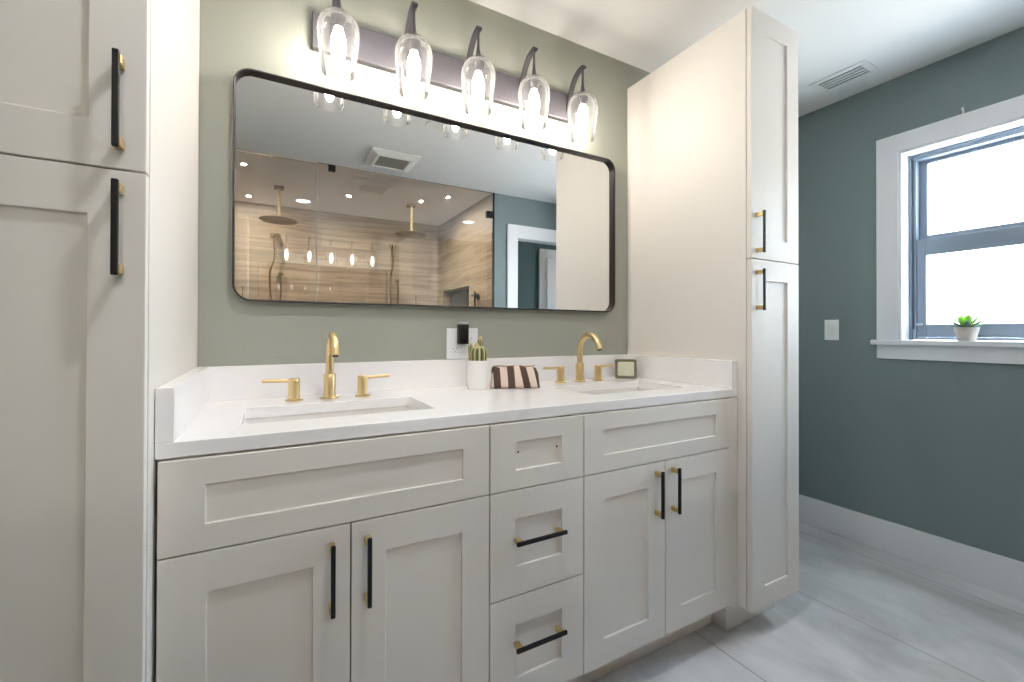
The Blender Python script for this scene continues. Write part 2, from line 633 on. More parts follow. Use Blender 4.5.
# far door in the hall
bm = B()
box(bm, 3.13, 3.83, -2.949, -2.91, 0.008, 2.0)
dr = struct('door_1', bm, M['trim'])
bm = B()
box(bm, 3.03, 3.13, -2.949, -2.925, 0, 2.11)
box(bm, 3.83, 3.93, -2.949, -2.925, 0, 2.11)
box(bm, 3.13, 3.83, -2.949, -2.925, 2.005, 2.11)
struct('trim_2', bm, M['trim'], bevel=.002)
# baseboards
def baseboard(name, x0, x1, y0, y1):
    bm = B(); box(bm, x0, x1, y0, y1, 0, .156)
    struct(name, bm, M['trim'], bevel=.004)
baseboard('baseboard_right', XR - .016, XR, YF + .02, -.0165)
baseboard('baseboard_back', 1.964, XR, -.016, 0)
baseboard('baseboard_front', 1.99, DX0 - cw - .001, YF, YF + .016)

# ------------------------------------------------------------------ window
win = bpy.data.objects.new('window_1', None)
C.objects.link(win)
win.location = (XR, (WY0 + WY1) / 2, WZ0)
ROOT['window_1'] = Vector(win.location)
win['kind'] = 'structure'
bm = B()   # flat casing boards
cw = .088
box(bm, XR - .018, XR, WY1, WY1 + cw, WZ0, WZ1 + cw)
box(bm, XR - .018, XR, WY0 - cw, WY0, WZ0, WZ1 + cw)
box(bm, XR - .018, XR, WY0, WY1, WZ1, WZ1 + cw)
struct('casing', bm, M['trim'], win, bevel=.002)
bm = B()   # jamb liner
box(bm, XR - .012, XR + .185, WY1 - .012, WY1 - .0005, WZ0, WZ1 - .012)
box(bm, XR - .012, XR + .185, WY0 + .0005, WY0 + .012, WZ0, WZ1 - .012)
box(bm, XR - .012, XR + .185, WY0 + .0005, WY1 - .0005, WZ1 - .012, WZ1 - .0005)
struct('jamb', bm, M['trim'], win, bevel=.0015)
bm = B()
box(bm, XR - .042, XR + .07, WY0 - cw - .018, WY1 + cw + .018, WZ0 - .024, WZ0)
struct('stool', bm, M['trim'], win, bevel=.004)
bm = B()
box(bm, XR - .016, XR, WY0 - cw, WY1 + cw, WZ0 - .094, WZ0 - .0245)
struct('apron', bm, M['trim'], win, bevel=.002)
fy0, fy1, fz0, fz1 = WY0 + .0125, WY1 - .0125, WZ0 + .0005, WZ1 - .0125
bm = B()   # outer aluminium frame with a track groove
fw = .026
for a, b_, c, d in ((fy1 - fw, fy1, fz0, fz1), (fy0, fy0 + fw, fz0, fz1), (fy0 + fw, fy1 - fw, fz1 - fw, fz1), (fy0 + fw, fy1 - fw, fz0, fz0 + .014)):
    box(bm, XR + .078, XR + .165, a, b_, c, d)
box(bm, XR + .070, XR + .078, fy1 - .010, fy1, fz0, fz1)
box(bm, XR + .070, XR + .078, fy0, fy0 + .010, fz0, fz1)
box(bm, XR + .070, XR + .078, fy0 + .010, fy1 - .010, fz1 - .010, fz1)
struct('window_frame', bm, M['alu'], win, bevel=.0015)
bm = B()
box(bm, XR + .074, XR + .0795, fy1 - .0185, fy1 - .0115, fz0 + .054, fz1 - .02)
struct('track', bm, M['alu_dark'], win)
def sash(name, x0, x1, z0, z1, bot, top, side):
    bm = B()
    a, b_ = fy0 + fw + .0005, fy1 - fw - .0005
    box(bm, x0, x1, b_ - side, b_, z0, z1)
    box(bm, x0, x1, a, a + side, z0, z1)
    box(bm, x0, x1, a + side, b_ - side, z0, z0 + bot)
    box(bm, x0, x1, a + side, b_ - side, z1 - top, z1)
    s_ = struct(name, bm, M['alu'], win, bevel=.002)
    bm = B()
    xm = (x0 + x1) / 2
    box(bm, xm - .002, xm + .002, a + side, b_ - side, z0 + bot, z1 - top)
    struct('pane', bm, M['pane'], s_)
sash('lower_sash', XR + .085, XR + .112, fz0 + .0145, 1.563, .063, .080, .035)
sash('upper_sash', XR + .118, XR + .145, 1.505, fz1 - fw - .001, .082, .018, .030)
bm = B()   # sash lift and tilt latch details
box(bm, XR + .076, XR + .088, -.640, -.618, 1.140, 1.150)
struct('latch', bm, M['silver'], win, bevel=.001)

# ------------------------------------------------------------------ cabinets
def shaker(bm, x0, x1, z0, z1, yf, th, fx, fz, rec=.0065):
    """shaker front facing -y: frame with recessed centre panel"""
    yb = yf + th
    o = [(x0, z0), (x1, z0), (x1, z1), (x0, z1)]
    i = [(x0 + fx, z0 + fz), (x1 - fx, z0 + fz), (x1 - fx, z1 - fz), (x0 + fx, z1 - fz)]
    V = lambda pts, y: [bm.verts.new((p[0], y, p[1])) for p in pts]
    bk, fr, inn, rc = V(o, yb), V(o, yf), V(i, yf), V(i, yf + rec)
    bm.faces.new(bk[::-1])
    for k in range(4):
        j = (k + 1) % 4
        bm.faces.new([bk[k], bk[j], fr[j], fr[k]])
        bm.faces.new([fr[k], fr[j], inn[j], inn[k]])
        bm.faces.new([inn[k], inn[j], rc[j], rc[k]])
    bm.faces.new(rc)
    return bm

def handle_v(parent, x, z0, z1, yf, label=None):
    """upright pull: black round-edged bar held off the door by two gold posts"""
    bm = B()
    box(bm, x - .0045, x + .0045, yf - .0325, yf - .0245, z0, z1, 0)
    for zc in (z0 + .011, z1 - .011):
        box(bm, x - .0060, x + .0060, yf - .0247, yf - .0003, zc - .0075, zc + .0075, 1)
    return obj('handle', bm, [M['black'], M['gold_post']], parent, bevel=.0016)

def handle_h(parent, x0, x1, z, yf):
    bm = B()
    box(bm, x0, x1, yf - .0325, yf - .0245, z - .005, z + .005, 0)
    for xc in (x0 + .014, x1 - .014):
        box(bm, xc - .0075, xc + .0075, yf - .0247, yf - .0003, z - .006, z + .006, 1)
    return obj('handle', bm, [M['black'], M['gold_post']], parent, bevel=.0016)

TH = .019        # thickness of doors
G = .0016        # half gap between fronts
ZB, Z1, ZT = .138, .694, .867   # bottom of doors, rail under the top fronts, under the top

def base_cabinet(name, x0, x1, label, cat, hollow=True):
    t = thing(name, ((x0 + x1) / 2, -.28, 0), label, cat)
    bm = B()
    a, b_, yf = x0 + .0008, x1 - .0008, FY + TH + .001
    if hollow:
        box(bm, a, b_, yf, yf + .018, ZB - .006, .8705)
        box(bm, a, a + .016, yf + .018, -.002, ZB - .006, .8705)
        box(bm, b_ - .016, b_, yf + .018, -.002, ZB - .006, .8705)
        box(bm, a + .016, b_ - .016, yf + .018, -.002, ZB - .006, ZB + .012)
        box(bm, a + .016, b_ - .016, -.014, -.002, ZB + .012, .8705)
    else:
        box(bm, a, b_, yf, -.002, ZB - .006, .8705)
    obj('body', bm, M['cab'], t)
    bm = B()
    box(bm, x0 + .0008, x1 - .0008, -.457, -.441, 0.0005, ZB - .0065)
    obj('toe_kick', bm, M['cab'], t)
    return t

# left sink cabinet
lc = base_cabinet('sink_cabinet', 0.0015, .6625, 'off-white double-door vanity cabinet under the sink beside the left tall cupboard', 'cabinet')
bm = B(); shaker(bm, .006, .6625 - G, Z1 + G, ZT, FY, TH, .0705, .049)
obj('false_front', bm, M['cab'], lc, bevel=.0012)
for x0, x1, hx in ((.006, .333 - G, .2945), (.333 + G, .6625 - G, .3665)):
    bm = B(); shaker(bm, x0, x1, ZB, Z1 - G, FY, TH, .0725, .0745)
    d = obj('door', bm, M['cab'], lc, bevel=.0012)
    handle_v(d, hx, .519, .665, FY)
# drawer stack
dc = base_cabinet('drawer_cabinet', .6630, .9575, 'off-white stack of three drawers in the middle of the vanity, top one without a handle', 'cabinet', False)
for z0, z1, hz in ((Z1 + G, ZT, None), (.421 + G, Z1 - G, .567), (ZB, .421 - G, .300)):
    bm = B(); shaker(bm, .6625 + G, .958 - G, z0, z1, FY, TH, .0740, .049 if hz is None else (.0735 if hz > .4 else .0735))
    d = obj('drawer', bm, M['cab'], dc, bevel=.0012)
    if hz is None:
        for hx in (.747, .869):
            bm = B()
            q = bmesh.ops.create_cone(bm, cap_ends=True, segments=12, radius1=.0026, radius2=.0026, depth=.0016,
                                      matrix=Matrix.Translation((hx, FY + .006, .789)) @ Matrix.Rotation(PI / 2, 4, 'X'))
            obj('screw_hole', bm, M['bead'], d)
    else:
        handle_h(d, .725, .879, hz, FY)
# right sink cabinet
rc_ = base_cabinet('sink_cabinet', .9580, 1.6565, 'off-white double-door vanity cabinet under the sink beside the far tall cupboard', 'cabinet')
bm = B(); shaker(bm, .958 + G, 1.606, Z1 + G, ZT, FY, TH, .0735, .049)
obj('false_front', bm, M['cab'], rc_, bevel=.0012)
for x0, x1, hx in ((.958 + G, 1.284 - G, 1.242), (1.284 + G, 1.606, 1.317)):
    bm = B(); shaker(bm, x0, x1, ZB, Z1 - G, FY, TH, .0725, .0745)
    d = obj('door', bm, M['cab'], rc_, bevel=.0012)
    handle_v(d, hx, .527, .672, FY)
bm = B(); box(bm, 1.6075, 1.6565, FY + .004, FY + TH, ZB - .006, .8695)
obj('filler_strip', bm, M['cab'], rc_)

# tall cabinets
def tall_cabinet(x0, x1, fx, yf, hx, label, zsplit=1.3635, dz=0.0):
    t = thing('tall_cabinet', ((x0 + x1) / 2, -.3, 0), label, 'cabinet')
    yb = yf + .0205
    bm = B()
    box(bm, x0, x1, yb, -.002, .1215, TOP - .002)
    obj('body', bm, M['cab'], t, bevel=.001)
    bm = B()
    box(bm, x0, x1, -.515, -.002, .0005, .121)
    obj('toe_kick', bm, M['cab'], t)
    for z0, z1, h0, h1, nm in ((zsplit + G, TOP, 1.391, 1.544, 'upper'), (.120, zsplit - G, 1.189, 1.340, 'lower')):
        bm = B(); shaker(bm, x0 + .0015, x1 - .0015, z0, z1, yf, TH, fx, .0745)
        d = obj('door', bm, M['cab'], t, bevel=.0014)
        handle_v(d, hx, h0 - dz, h1 - dz * 1.5, yf)
    return t
tall_cabinet(-.46, -.0005, .0735, -.619, -.0352, 'tall off-white cupboard at the left end of the vanity, doors close to the viewer')
tall_cabinet(1.6585, 1.957, .0755, -.612, 1.689, 'tall off-white cupboard at the far end of the vanity, between counter and window wall', dz=.0095)

# ------------------------------------------------------------------ countertop and sinks
SK = [(.125, .563, -.440, -.200), (1.093, 1.531, -.440, -.200)]
def slab_holes(bm, x0, x1, y0, y1, z0, z1, holes):
    xs = sorted({x0, x1} | {h[0] for h in holes} | {h[1] for h in holes})
    ys = sorted({y0, y1} | {h[2] for h in holes} | {h[3] for h in holes})
    vt = {}
    def v(x, y, z):
        k = (round(x, 5), round(y, 5), round(z, 5))
        if k not in vt:
            vt[k] = bm.verts.new((x, y, z))
        return vt[k]
    def solid(i, j):
        if not (0 <= i < len(xs) - 1 and 0 <= j < len(ys) - 1):
            return False
        cx, cy = (xs[i] + xs[i + 1]) / 2, (ys[j] + ys[j + 1]) / 2
        return not any(h[0] < cx < h[1] and h[2] < cy < h[3] for h in holes)
    for i in range(len(xs) - 1):
        for j in range(len(ys) - 1):
            if not solid(i, j):
                continue
            a, b_, c, d = xs[i], xs[i + 1], ys[j], ys[j + 1]
            bm.faces.new([v(a, c, z1), v(b_, c, z1), v(b_, d, z1), v(a, d, z1)])
            bm.faces.new([v(a, d, z0), v(b_, d, z0), v(b_, c, z0), v(a, c, z0)])
            for di, dj, e0, e1 in ((-1, 0, (a, d), (a, c)), (1, 0, (b_, c), (b_, d)), (0, -1, (a, c), (b_, c)), (0, 1, (b_, d), (a, d))):
                if not solid(i + di, j + dj):
                    bm.faces.new([v(*e0, z0), v(*e1, z0), v(*e1, z1), v(*e0, z1)])
ct = thing('countertop', (W / 2, -.278, .8715), 'long white quartz countertop with two sinks and raised splash edges', 'countertop')
bm = B(); slab_holes(bm, .0005, W - .0005, -.5585, -.0005, .8715, ZC, SK)
obj('slab', bm, M['quartz'], ct, bevel=.0016)
bm = B(); box(bm, .0005, W - .0005, -.0285, -.0005, ZC + .0002, ZC + .0993)
obj('backsplash', bm, M['quartz'], ct, bevel=.0014)
for x0, x1 in ((.0005, .0285), (W - .0285, W - .0005)):
    bm = B(); box(bm, x0, x1, -.5575, -.0287, ZC + .0002, ZC + .0993)
    obj('side_splash', bm, M['quartz'], ct, bevel=.0014)

def sink(h, label):
    x0, x1, y0, y1 = h
    t = thing('sink', ((x0 + x1) / 2, (y0 + y1) / 2, .735), label, 'sink', )
    bm = B()
    e = .010
    def lp(d, z, r):
        return [(p[0], p[1], z) for p in rrect(x0 - e + d, x1 + e - d, y0 - e + d, y1 + e - d, r)]
    loft(bm, [lp(-.012, .8705, .02), lp(0, .8705, .02), lp(.004, .84, .022), lp(.012, .775, .03), lp(.03, .752, .04), lp(.10, .744, .045)], cap1=True)
    loft(bm, [lp(-.012, .8705, .02), lp(-.012, .862, .02), lp(-.006, .80, .03), lp(.02, .737, .04), lp(.10, .734, .045)], cap1=True)
    obj('basin', bm, M['ceramic'], t, smooth=True)
    bm = B()
    cx, cy = (x0 + x1) / 2, (y0 + y1) / 2 + .03
    lathe(bm, [(0, .7485), (.017, .7485), (.021, .7465), (.021, .7443)], (cx, cy), 24)
    obj('drain', bm, M['gold'], t, smooth=True)
sink(SK[0], 'white rectangular undermount sink under the faucet nearer the viewer')
sink(SK[1], 'white rectangular undermount sink at the far end of the counter')

# ------------------------------------------------------------------ faucets
def faucet(cx, cy, label, sx=.0, ex=(1, 1)):
    t = thing('faucet', (cx, cy, ZC), label, 'faucet')
    z = ZC + .0002
    bm = B()
    lathe(bm, [(0, z), (.0255, z), (.0255, z + .004), (.0235, z + .006), (.0175, z + .006), (.0175, z + .072), (.0165, z + .074), (0, z + .074)], (cx, cy), 32)
    obj('base', bm, M['gold'], t, smooth=True)
    bm = B()
    pts = [(cx, cy, z + .072), (cx, cy, z + .122)]
    r = .061
    for k in range(1, 19):
        a = PI - k / 18 * math.radians(162)
        pts.append((cx, cy - r - r * math.cos(a), z + .125 + r * 1.06 * math.sin(a)))
    pts = [(x, y, zz) for x, y, zz in pts]
    last, prev = Vector(pts[-1]), Vector(pts[-2])
    pts.append(tuple(last + (last - prev).normalized() * .012))
    tube(bm, pts, .0118, 20)
    obj('spout', bm, M['gold'], t, smooth=True)
    bm = B()
    last = Vector(pts[-1]); d = (last - Vector(pts[-2])).normalized()
    tube(bm, [last + d * .0002, last + d * .0012], .0088, 16)
    obj('aerator', bm, M['bead'], t, smooth=True)
    for s in (-1, 1):
        hx = cx + s * .0965
        bm = B()
        lathe(bm, [(0, z), (.0235, z), (.0235, z + .0035), (.0215, z + .005), (.0158, z + .006), (.0158, z + .049), (.0148, z + .0495), (.0148, z + .0505), (.0158, z + .051), (.0158, z + .063), (.0148, z + .0645), (0, z + .0645)], (hx, cy), 28)
        h = obj('valve', bm, M['gold'], t, smooth=True)
        bm = B()
        tube(bm, [(hx + s * .012, cy, z + .058), (hx + s * .0815, cy, z + .0605), (hx + s * .0825, cy, z + .0605)], [.0052, .0052, .0042], 14)
        obj('lever', bm, M['gold'], h, smooth=True)
faucet(.341, -.118, 'brushed gold faucet with two levers behind the sink nearer the viewer')
faucet(1.297, -.108, 'brushed gold faucet with two levers behind the far sink beside the green glass holder')

# ------------------------------------------------------------------ mirror
mx0, mx1, mz0, mz1 = .0842, 1.5572, 1.1924, 1.8849
mr = thing('wall_mirror', ((mx0 + mx1) / 2, -.0005, mz0), 'wide mirror with rounded corners and thin dark metal frame on green wall', 'mirror')
bm = B()
rr = .050
def fl(d, y):
    return [(p[0], y, p[1]) for p in rrect(mx0 + d, mx1 - d, mz0 + d, mz1 - d, rr - d, 10)]
loft(bm, [fl(0, -.0005), fl(0, -.0320), fl(.0008, -.0328), fl(.0042, -.0328), fl(.0050, -.0322), fl(.0050, -.0005), fl(0, -.0005)])
obj('frame', bm, M['bronze'], mr, smooth=True)
bm = B()
lps = [fl(.0052, -.004), fl(.0052, -.0140)]
loft(bm, lps, cap0=True, cap1=True)
obj('glass', bm, M['mirror'], mr)

# ------------------------------------------------------------------ vanity light
LX = [.361 + .2345 * k for k in range(5)]
vl = thing('vanity_light', (.825, -.001, 2.006), 'five-lamp pewter vanity light bar with clear glass shades above the mirror', 'light fixture')
bm = B()
box(bm, .2955, 1.3545, -.026, -.001, 2.008, 2.122)
obj('back_plate', bm, M['pewter'], vl, bevel=.003)
LY = -.122
for x in LX:
    bm = B()      # curved flat strap
    rings = []
    path = [(-.0262, 2.045)] + [(LY + .092 * math.cos(a), 2.055 + .131 * math.sin(a)) for a in [k / 14 * math.radians(97) for k in range(15)]]
    for i, (y, z) in enumerate(path):
        a, b_ = path[max(i - 1, 0)], path[min(i + 1, len(path) - 1)]
        d = Vector((0, b_[0] - a[0], b_[1] - a[1])).normalized()
        nrm = Vector((0, -d.z, d.y))
        wd, tk = .0105 if i > 3 else .0125, .0042
        rings.append([Vector((x + sx_ * wd, y, z)) + nrm * (sn * tk) for sx_, sn in ((-1, -1), (1, -1), (1, 1), (-1, 1))])
    loft(bm, rings, cap0=True, cap1=True)
    arm = obj('arm', bm, M['socket'], vl, bevel=.001)
    bm = B()
    lathe(bm, [(0, 2.1825), (.0045, 2.1825), (.0045, 2.135), (.0062, 2.11), (.0105, 2.086), (.0160, 2.0785), (.0160, 2.0745), (.022, 2.0665), (.022, 2.052), (.018, 2.046), (.0145, 2.030), (0, 2.030)], (x, LY), 22)
    obj('socket', bm, M['socket'], arm, smooth=True)
    bm = B()
    out = [(.0170, 2.0795), (.030, 2.0765), (.0425, 2.0685), (.0535, 2.054), (.0600, 2.036), (.0617, 2.016), (.0605, 1.992), (.0570, 1.958), (.0525, 1.922), (.0480, 1.886)]
    out = [(r, 1.891 + (z - 1.886) * .955) for r, z in out]
    inn = [(r - .0022, z - (.0022 if i < 3 else 0)) for i, (r, z) in enumerate(out)]
    lathe(bm, out + inn[::-1] + [out[0]], (x, LY), 48)
    obj('shade', bm, M['clear'], vl, smooth=True)
    bm = B()
    lathe(bm, [(0, 2.0295), (.010, 2.0295), (.0135, 2.020), (.0195, 2.002), (.0220, 1.980), (.0205, 1.955), (.0155, 1.925), (.009, 1.908), (0, 1.902)], (x, LY), 20)
    obj('bulb', bm, M['bulb'], vl, smooth=True)

# ------------------------------------------------------------------ things on the counter
# outlet plate and plug-in device
op = thing('electrical_outlet', (.821, -.0005, 1.0), 'white two-gang outlet plate on green wall behind the cactus', 'outlet')
bm = B(); box(bm, .7575, .8845, -.0062, -.0005, 1.0005, 1.1165)
obj('plate', bm, M['white_plastic'], op, bevel=.002)
for xc in (.790, .851):
    bm = B(); box(bm, xc - .0165, xc + .0165, -.0085, -.0063, 1.0245, 1.0925)
    q = obj('socket', bm, M['white_plastic'], op, bevel=.0008)
    for zc in ((1.038, 1.078) if xc > .82 else (1.038,)):
        bm = B()
        box(bm, xc - .0075, xc - .0055, -.0090, -.0086, zc - .004, zc + .004)
        box(bm, xc + .0050, xc + .0070, -.0090, -.0086, zc - .0035, zc + .0035)
        box(bm, xc - .0022, xc + .0022, -.0090, -.0086, zc - .011, zc - .007)
        obj('slots', bm, M['grey_plastic'], q)
dv = thing('plug_in_device', (.819, -.03, 1.056), 'small black upright plug-in device with silver top on the outlet plate', 'device')
bm = B()
loft(bm, [[(p[0], p[1], z) for p in rrect(.7945 + d, .8345 - d, -.040 + d, -.0095 - d, .008)] for z, d in ((1.056, .002), (1.058, 0), (1.128, 0), (1.130, .0006))], cap0=True, cap1=True)
obj('body', bm, M['black_plastic'], dv, smooth=True)
bm = B()
loft(bm, [[(p[0], p[1], z) for p in rrect(.7945 + d, .8345 - d, -.040 + d, -.0095 - d, .008)] for z, d in ((1.1303, .001), (1.136, .001), (1.139, .004))], cap0=True, cap1=True)
obj('cap', bm, M['silver'], dv, smooth=True)

# cactus
px, py = .828, -.128
cp = thing('potted_cactus', (px, py, ZC), 'small ribbed cactus in a white round pot on the counter beside striped pouch', 'plant')
bm = B()
lathe(bm, [(0, ZC + .0003), (.0345, ZC + .0003), (.0360, ZC + .002), (.0400, ZC + .100), (.0395, ZC + .1015), (.0365, ZC + .1015), (.0360, ZC + .092), (0, ZC + .092)], (px, py), 40)
obj('pot', bm, M['pot_white'], cp, smooth=True)
bm = B()
lathe(bm, [(.0355, ZC + .0922), (.0355, ZC + .095), (.02, ZC + .0975), (0, ZC + .098)], (px, py), 24)
obj('soil', bm, M['soil'], cp, smooth=True)
def cactus_stem(cx, cy, z0, h, r, ribs, lean=(0, 0), name='stem'):
    bm = B()
    ly = bm.verts.layers.float_color.new('rib')
    n = ribs * 6
    rows = 12
    rings = []
    for i in range(rows + 1):
        u = i / rows
        prof = math.sqrt(max(0, 1 - max(0, (u - .45) / .55) ** 2.3)) * (.86 + .14 * math.sin(u * PI))
        rg = []
        for k in range(n):
            a = 2 * PI * k / n
            c_ = .5 + .5 * math.cos(a * ribs)
            rad = r * prof * (.80 + .20 * c_)
            v = bm.verts.new((cx + lean[0] * u + rad * math.cos(a), cy + lean[1] * u + rad * math.sin(a), z0 + h * (1 - (1 - u) ** 1.15)))
            q = c_ ** 1.6 * .95
            if u > .78:
                q = max(q, .8)
            v[ly] = (q, q, q, 1)
            rg.append(v)
        rings.append(rg)
    for a, b_ in zip(rings, rings[1:]):
        for k in range(n):
            bm.faces.new([a[k], a[(k + 1) % n], b_[(k + 1) % n], b_[k]])
    bm.faces.new(rings[0][::-1]); bm.faces.new(rings[-1])
    return obj(name, bm, M['cactus'], cp, smooth=True)
cactus_stem(px - .001, py - .010, ZC + .094, .060, .0315, 10)
cactus_stem(px + .016, py + .020, ZC + .094, .094, .0120, 8, (.003, 0))
cactus_stem(px - .021, py + .010, ZC + .094, .072, .0105, 8, (-.004, 0))
cactus_stem(px + .004, py + .018, ZC + .094, .070, .0115, 8)

# striped pouch: soft wedge, wide at the bottom, zip along the top
pc = thing('cosmetic_pouch', (.952, -.165, ZC), 'striped brown and beige fabric pouch on the counter between cactus and far faucet', 'pouch')
ang = math.radians(-24)
PL, PH = .174, .077
bm = B()
uvl = bm.loops.layers.uv.new('UVMap')
prof = []
N = 28
for k in range(N):
    a = 2 * PI * k / N
    c_, s_ = math.cos(a), math.sin(a)
    yy = math.copysign(abs(c_) ** .62, c_)
    zz = math.copysign(abs(s_) ** .62, s_)
    prof.append((yy, zz))
rows = 22
rg = []
for i in range(rows + 1):
    u = i / rows
    endf = min(u, 1 - u)
    full = min(1, (endf / .10)) ** .45 if endf > 0 else 0.0
    wd = .034 * (.55 + .45 * full)
    ht = PH * (.86 + .14 * full) * (1 - .05 * math.sin(u * 9))
    if endf == 0:
        wd, ht = .012, PH * .74
    rr_ = []
    for yy, zz in prof:
        t_ = (zz + 1) / 2
        narrow = 1 - .48 * t_
        lx = (u - .5) * PL + .006 * (t_ - .5) * (1 if u > .5 else -1) * -1
        ly_ = yy * wd * narrow + .006 * t_
        lz = ZC + .0008 + ht * t_ + (.0015 * math.sin(u * 23) * t_)
        X = .957 + lx * math.cos(ang) - ly_ * math.sin(ang)
        Y = -.168 + lx * math.sin(ang) + ly_ * math.cos(ang)
        rr_.append((bm.verts.new((X, Y, lz)), u + .06 * t_))
    rg.append(rr_)
def uvface(vs):
    f = bm.faces.new([v[0] for v in vs])
    for l_, v in zip(f.loops, vs):
        l_[uvl].uv = (v[1], 0)
for a, b_ in zip(rg, rg[1:]):
    for k in range(N):
        uvface([a[k], a[(k + 1) % N], b_[(k + 1) % N], b_[k]])
uvface([v for v in rg[0][::-1]]); uvface(rg[-1])
obj('body', bm, M['stripes'], pc, smooth=True)
bm = B()
zc_, L_ = [], PL * .84
for k in range(15):
    u = k / 14 - .5
    lx, ly_ = u * L_, .006
    zc_.append((.957 + lx * math.cos(ang) - ly_ * math.sin(ang), -.168 + lx * math.sin(ang) + ly_ * math.cos(ang), ZC + PH + .0012 + .0012 * math.sin(k)))
tube(bm, zc_, .0028, 8)
obj('zipper', bm, mat('zip_tape', (176, 150, 132), 0.8), pc, smooth=True)
bm = B()
e0 = Vector(zc_[0])
tube(bm, [e0, e0 + Vector((-.010, -.004, -.004)), e0 + Vector((-.015, -.008, -.022))], .0026, 8)
obj('zipper_pull', bm, M['bead'], pc, smooth=True)

# green glass holder
gx0, gx1, gz0, gz1 = 1.510, 1.602, ZC + .0004, ZC + .0845
gt = thing('tealight_holder', (1.556, -.098, ZC), 'square olive green glass candle holder beside the far faucet', 'candle holder')
bm = B()
def gl(d, y, r):
    return [(p[0], y, p[1]) for p in rrect(gx0 + d, gx1 - d, gz0 + d, gz1 - d, r)]
loft(bm, [gl(.004, -.078, .007), gl(0, -.081, .009), gl(0, -.114, .009), gl(.003, -.117, .008), gl(.0085, -.117, .006), gl(.0105, -.112, .006)], cap0=True, cap1=True)
obj('frame', bm, M['olive_glass'], gt, smooth=True)
bm = B()
loft(bm, [gl(.0107, -.1125, .006), gl(.0107, -.1155, .006), gl(.0127, -.117, .006)], cap0=True, cap1=True)
obj('panel', bm, M['pale_green'], gt, smooth=True)
gt.rotation_euler.z = math.radians(-36)

# ------------------------------------------------------------------ things by the window
sx_, sy_ = 2.937, -.812
su = thing('potted_succulent', (sx_, sy_, WZ0), 'small bright green succulent in a grey pot on the white window sill', 'plant')
z = WZ0 + .0003
bm = B()
lathe(bm, [(0, z), (.0285, z), (.0300, z + .0015), (.0425, z + .060), (.0422, z + .0612), (.0396, z + .0612), (.0355, z + .052), (0, z + .052)], (sx_, sy_), 36)
obj('pot', bm, M['pot_grey'], su, smooth=True)
bm = B()
lathe(bm, [(.0350, z + .0522), (.0350, z + .054), (0, z + .057)], (sx_, sy_), 24)
obj('soil', bm, M['soil'], su, smooth=True)
def leaf(bm, az, tilt, L, wid, z0, r0, mi=0):
    d = Vector((math.cos(az), math.sin(az), 0))
    s_ = Vector((-d.y, d.x, 0))
    rings = []
    for k in range(7):
        u = k / 6
        p = Vector((sx_, sy_, z0)) + d * (r0 + L * u * math.cos(tilt)) + Vector((0, 0, L * (u * math.sin(tilt) + .12 * u * u)))
        wv = wid * (math.sin(PI * min(1, .16 + u * .84)) ** .7) * (1.0 if u < .98 else .15) + .0006
        tk = .22 * wv + .0006
        up = (Vector((0, 0, 1)) * math.cos(tilt) - d * math.sin(tilt))
        rings.append([p + s_ * wv * math.cos(a) + up * tk * math.sin(a) for a in [2 * PI * j / 8 for j in range(8)]])
    loft(bm, rings, mi=mi, cap0=True, cap1=True)
k_ = 0
for ring_n, tilt, L, wd_, z0, r0, mt, off in ((6, 27, .074, .0115, z + .056, .004, 'succulent_dark', .35), (7, 50, .062, .0125, z + .060, .003, 'succulent', 0.), (6, 68, .056, .0110, z + .060, .002, 'succulent', .4), (3, 82, .046, .006, z + .062, .001, 'succulent', .2)):
    for k in range(ring_n):
        bm = B()
        leaf(bm, off + 2 * PI * k / ring_n + random.uniform(-.12, .12), math.radians(tilt + random.uniform(-6, 6)), L * random.uniform(.92, 1.08), wd_, z0, r0)
        obj('leaf', bm, M[mt], su, smooth=True)

sw = thing('light_switch', (XR, -.281, 1.062), 'white rocker light switch on the green wall left of the window', 'light switch')
bm = B(); box(bm, XR - .006, XR - .0005, -.316, -.246, 1.062, 1.174)
obj('plate', bm, M['white_plastic'], sw, bevel=.002)
bm = B(); box(bm, XR - .0115, XR - .0062, -.2975, -.2645, 1.085, 1.151)
obj('rocker', bm, M['vent_white'], sw, bevel=.0012)
bm = B()
hk = [(XR - .0195, -.816, 2.076), (XR - .0205, -.816, 2.100), (XR - .024, -.816, 2.112), (XR - .030, -.816, 2.108), (XR - .031, -.816, 2.098)]
tube(bm, hk, .0032, 8)
tag(obj('hook', bm, M['white_plastic'], smooth=True), 'tiny white hook on the top edge of the window casing', 'hook')

# ------------------------------------------------------------------ ceiling fittings
av = thing('air_vent', (2.665, -.45, H), 'white slotted air vent in the ceiling near the window wall', 'vent')
bm = B()
ax0, ax1, ay0, ay1 = 2.643, 2.718, -.535, -.350
def frame_boxes(bm, x0, x1, y0, y1, z0, z1, f):
    box(bm, x0, x0 + f, y0, y1, z0, z1); box(bm, x1 - f, x1, y0, y1, z0, z1)
    box(bm, x0 + f, x1 - f, y0, y0 + f, z0, z1); box(bm, x0 + f, x1 - f, y1 - f, y1, z0, z1)
frame_boxes(bm, ax0 - .042, ax1 + .042, ay0 - .031, ay1 + .031, H - .005, H - .0005, .0305)
obj('frame', bm, M['ceiling'], av, bevel=.002)
bm = B(); box(bm, ax0 - .011, ax1 + .011, ay0 - .0005, ay1 + .0005, H - .0012, H - .0004)
obj('backing', bm, M['vent_dark'], av)
for k in range(3):
    bm = B()
    xa = ax0 + .004 + k * .0265
    box(bm, xa, xa + .013, ay0 - .0005, ay1 + .0005, H - .0048, H - .0014)
    obj('slat', bm, M['ceiling'], av)

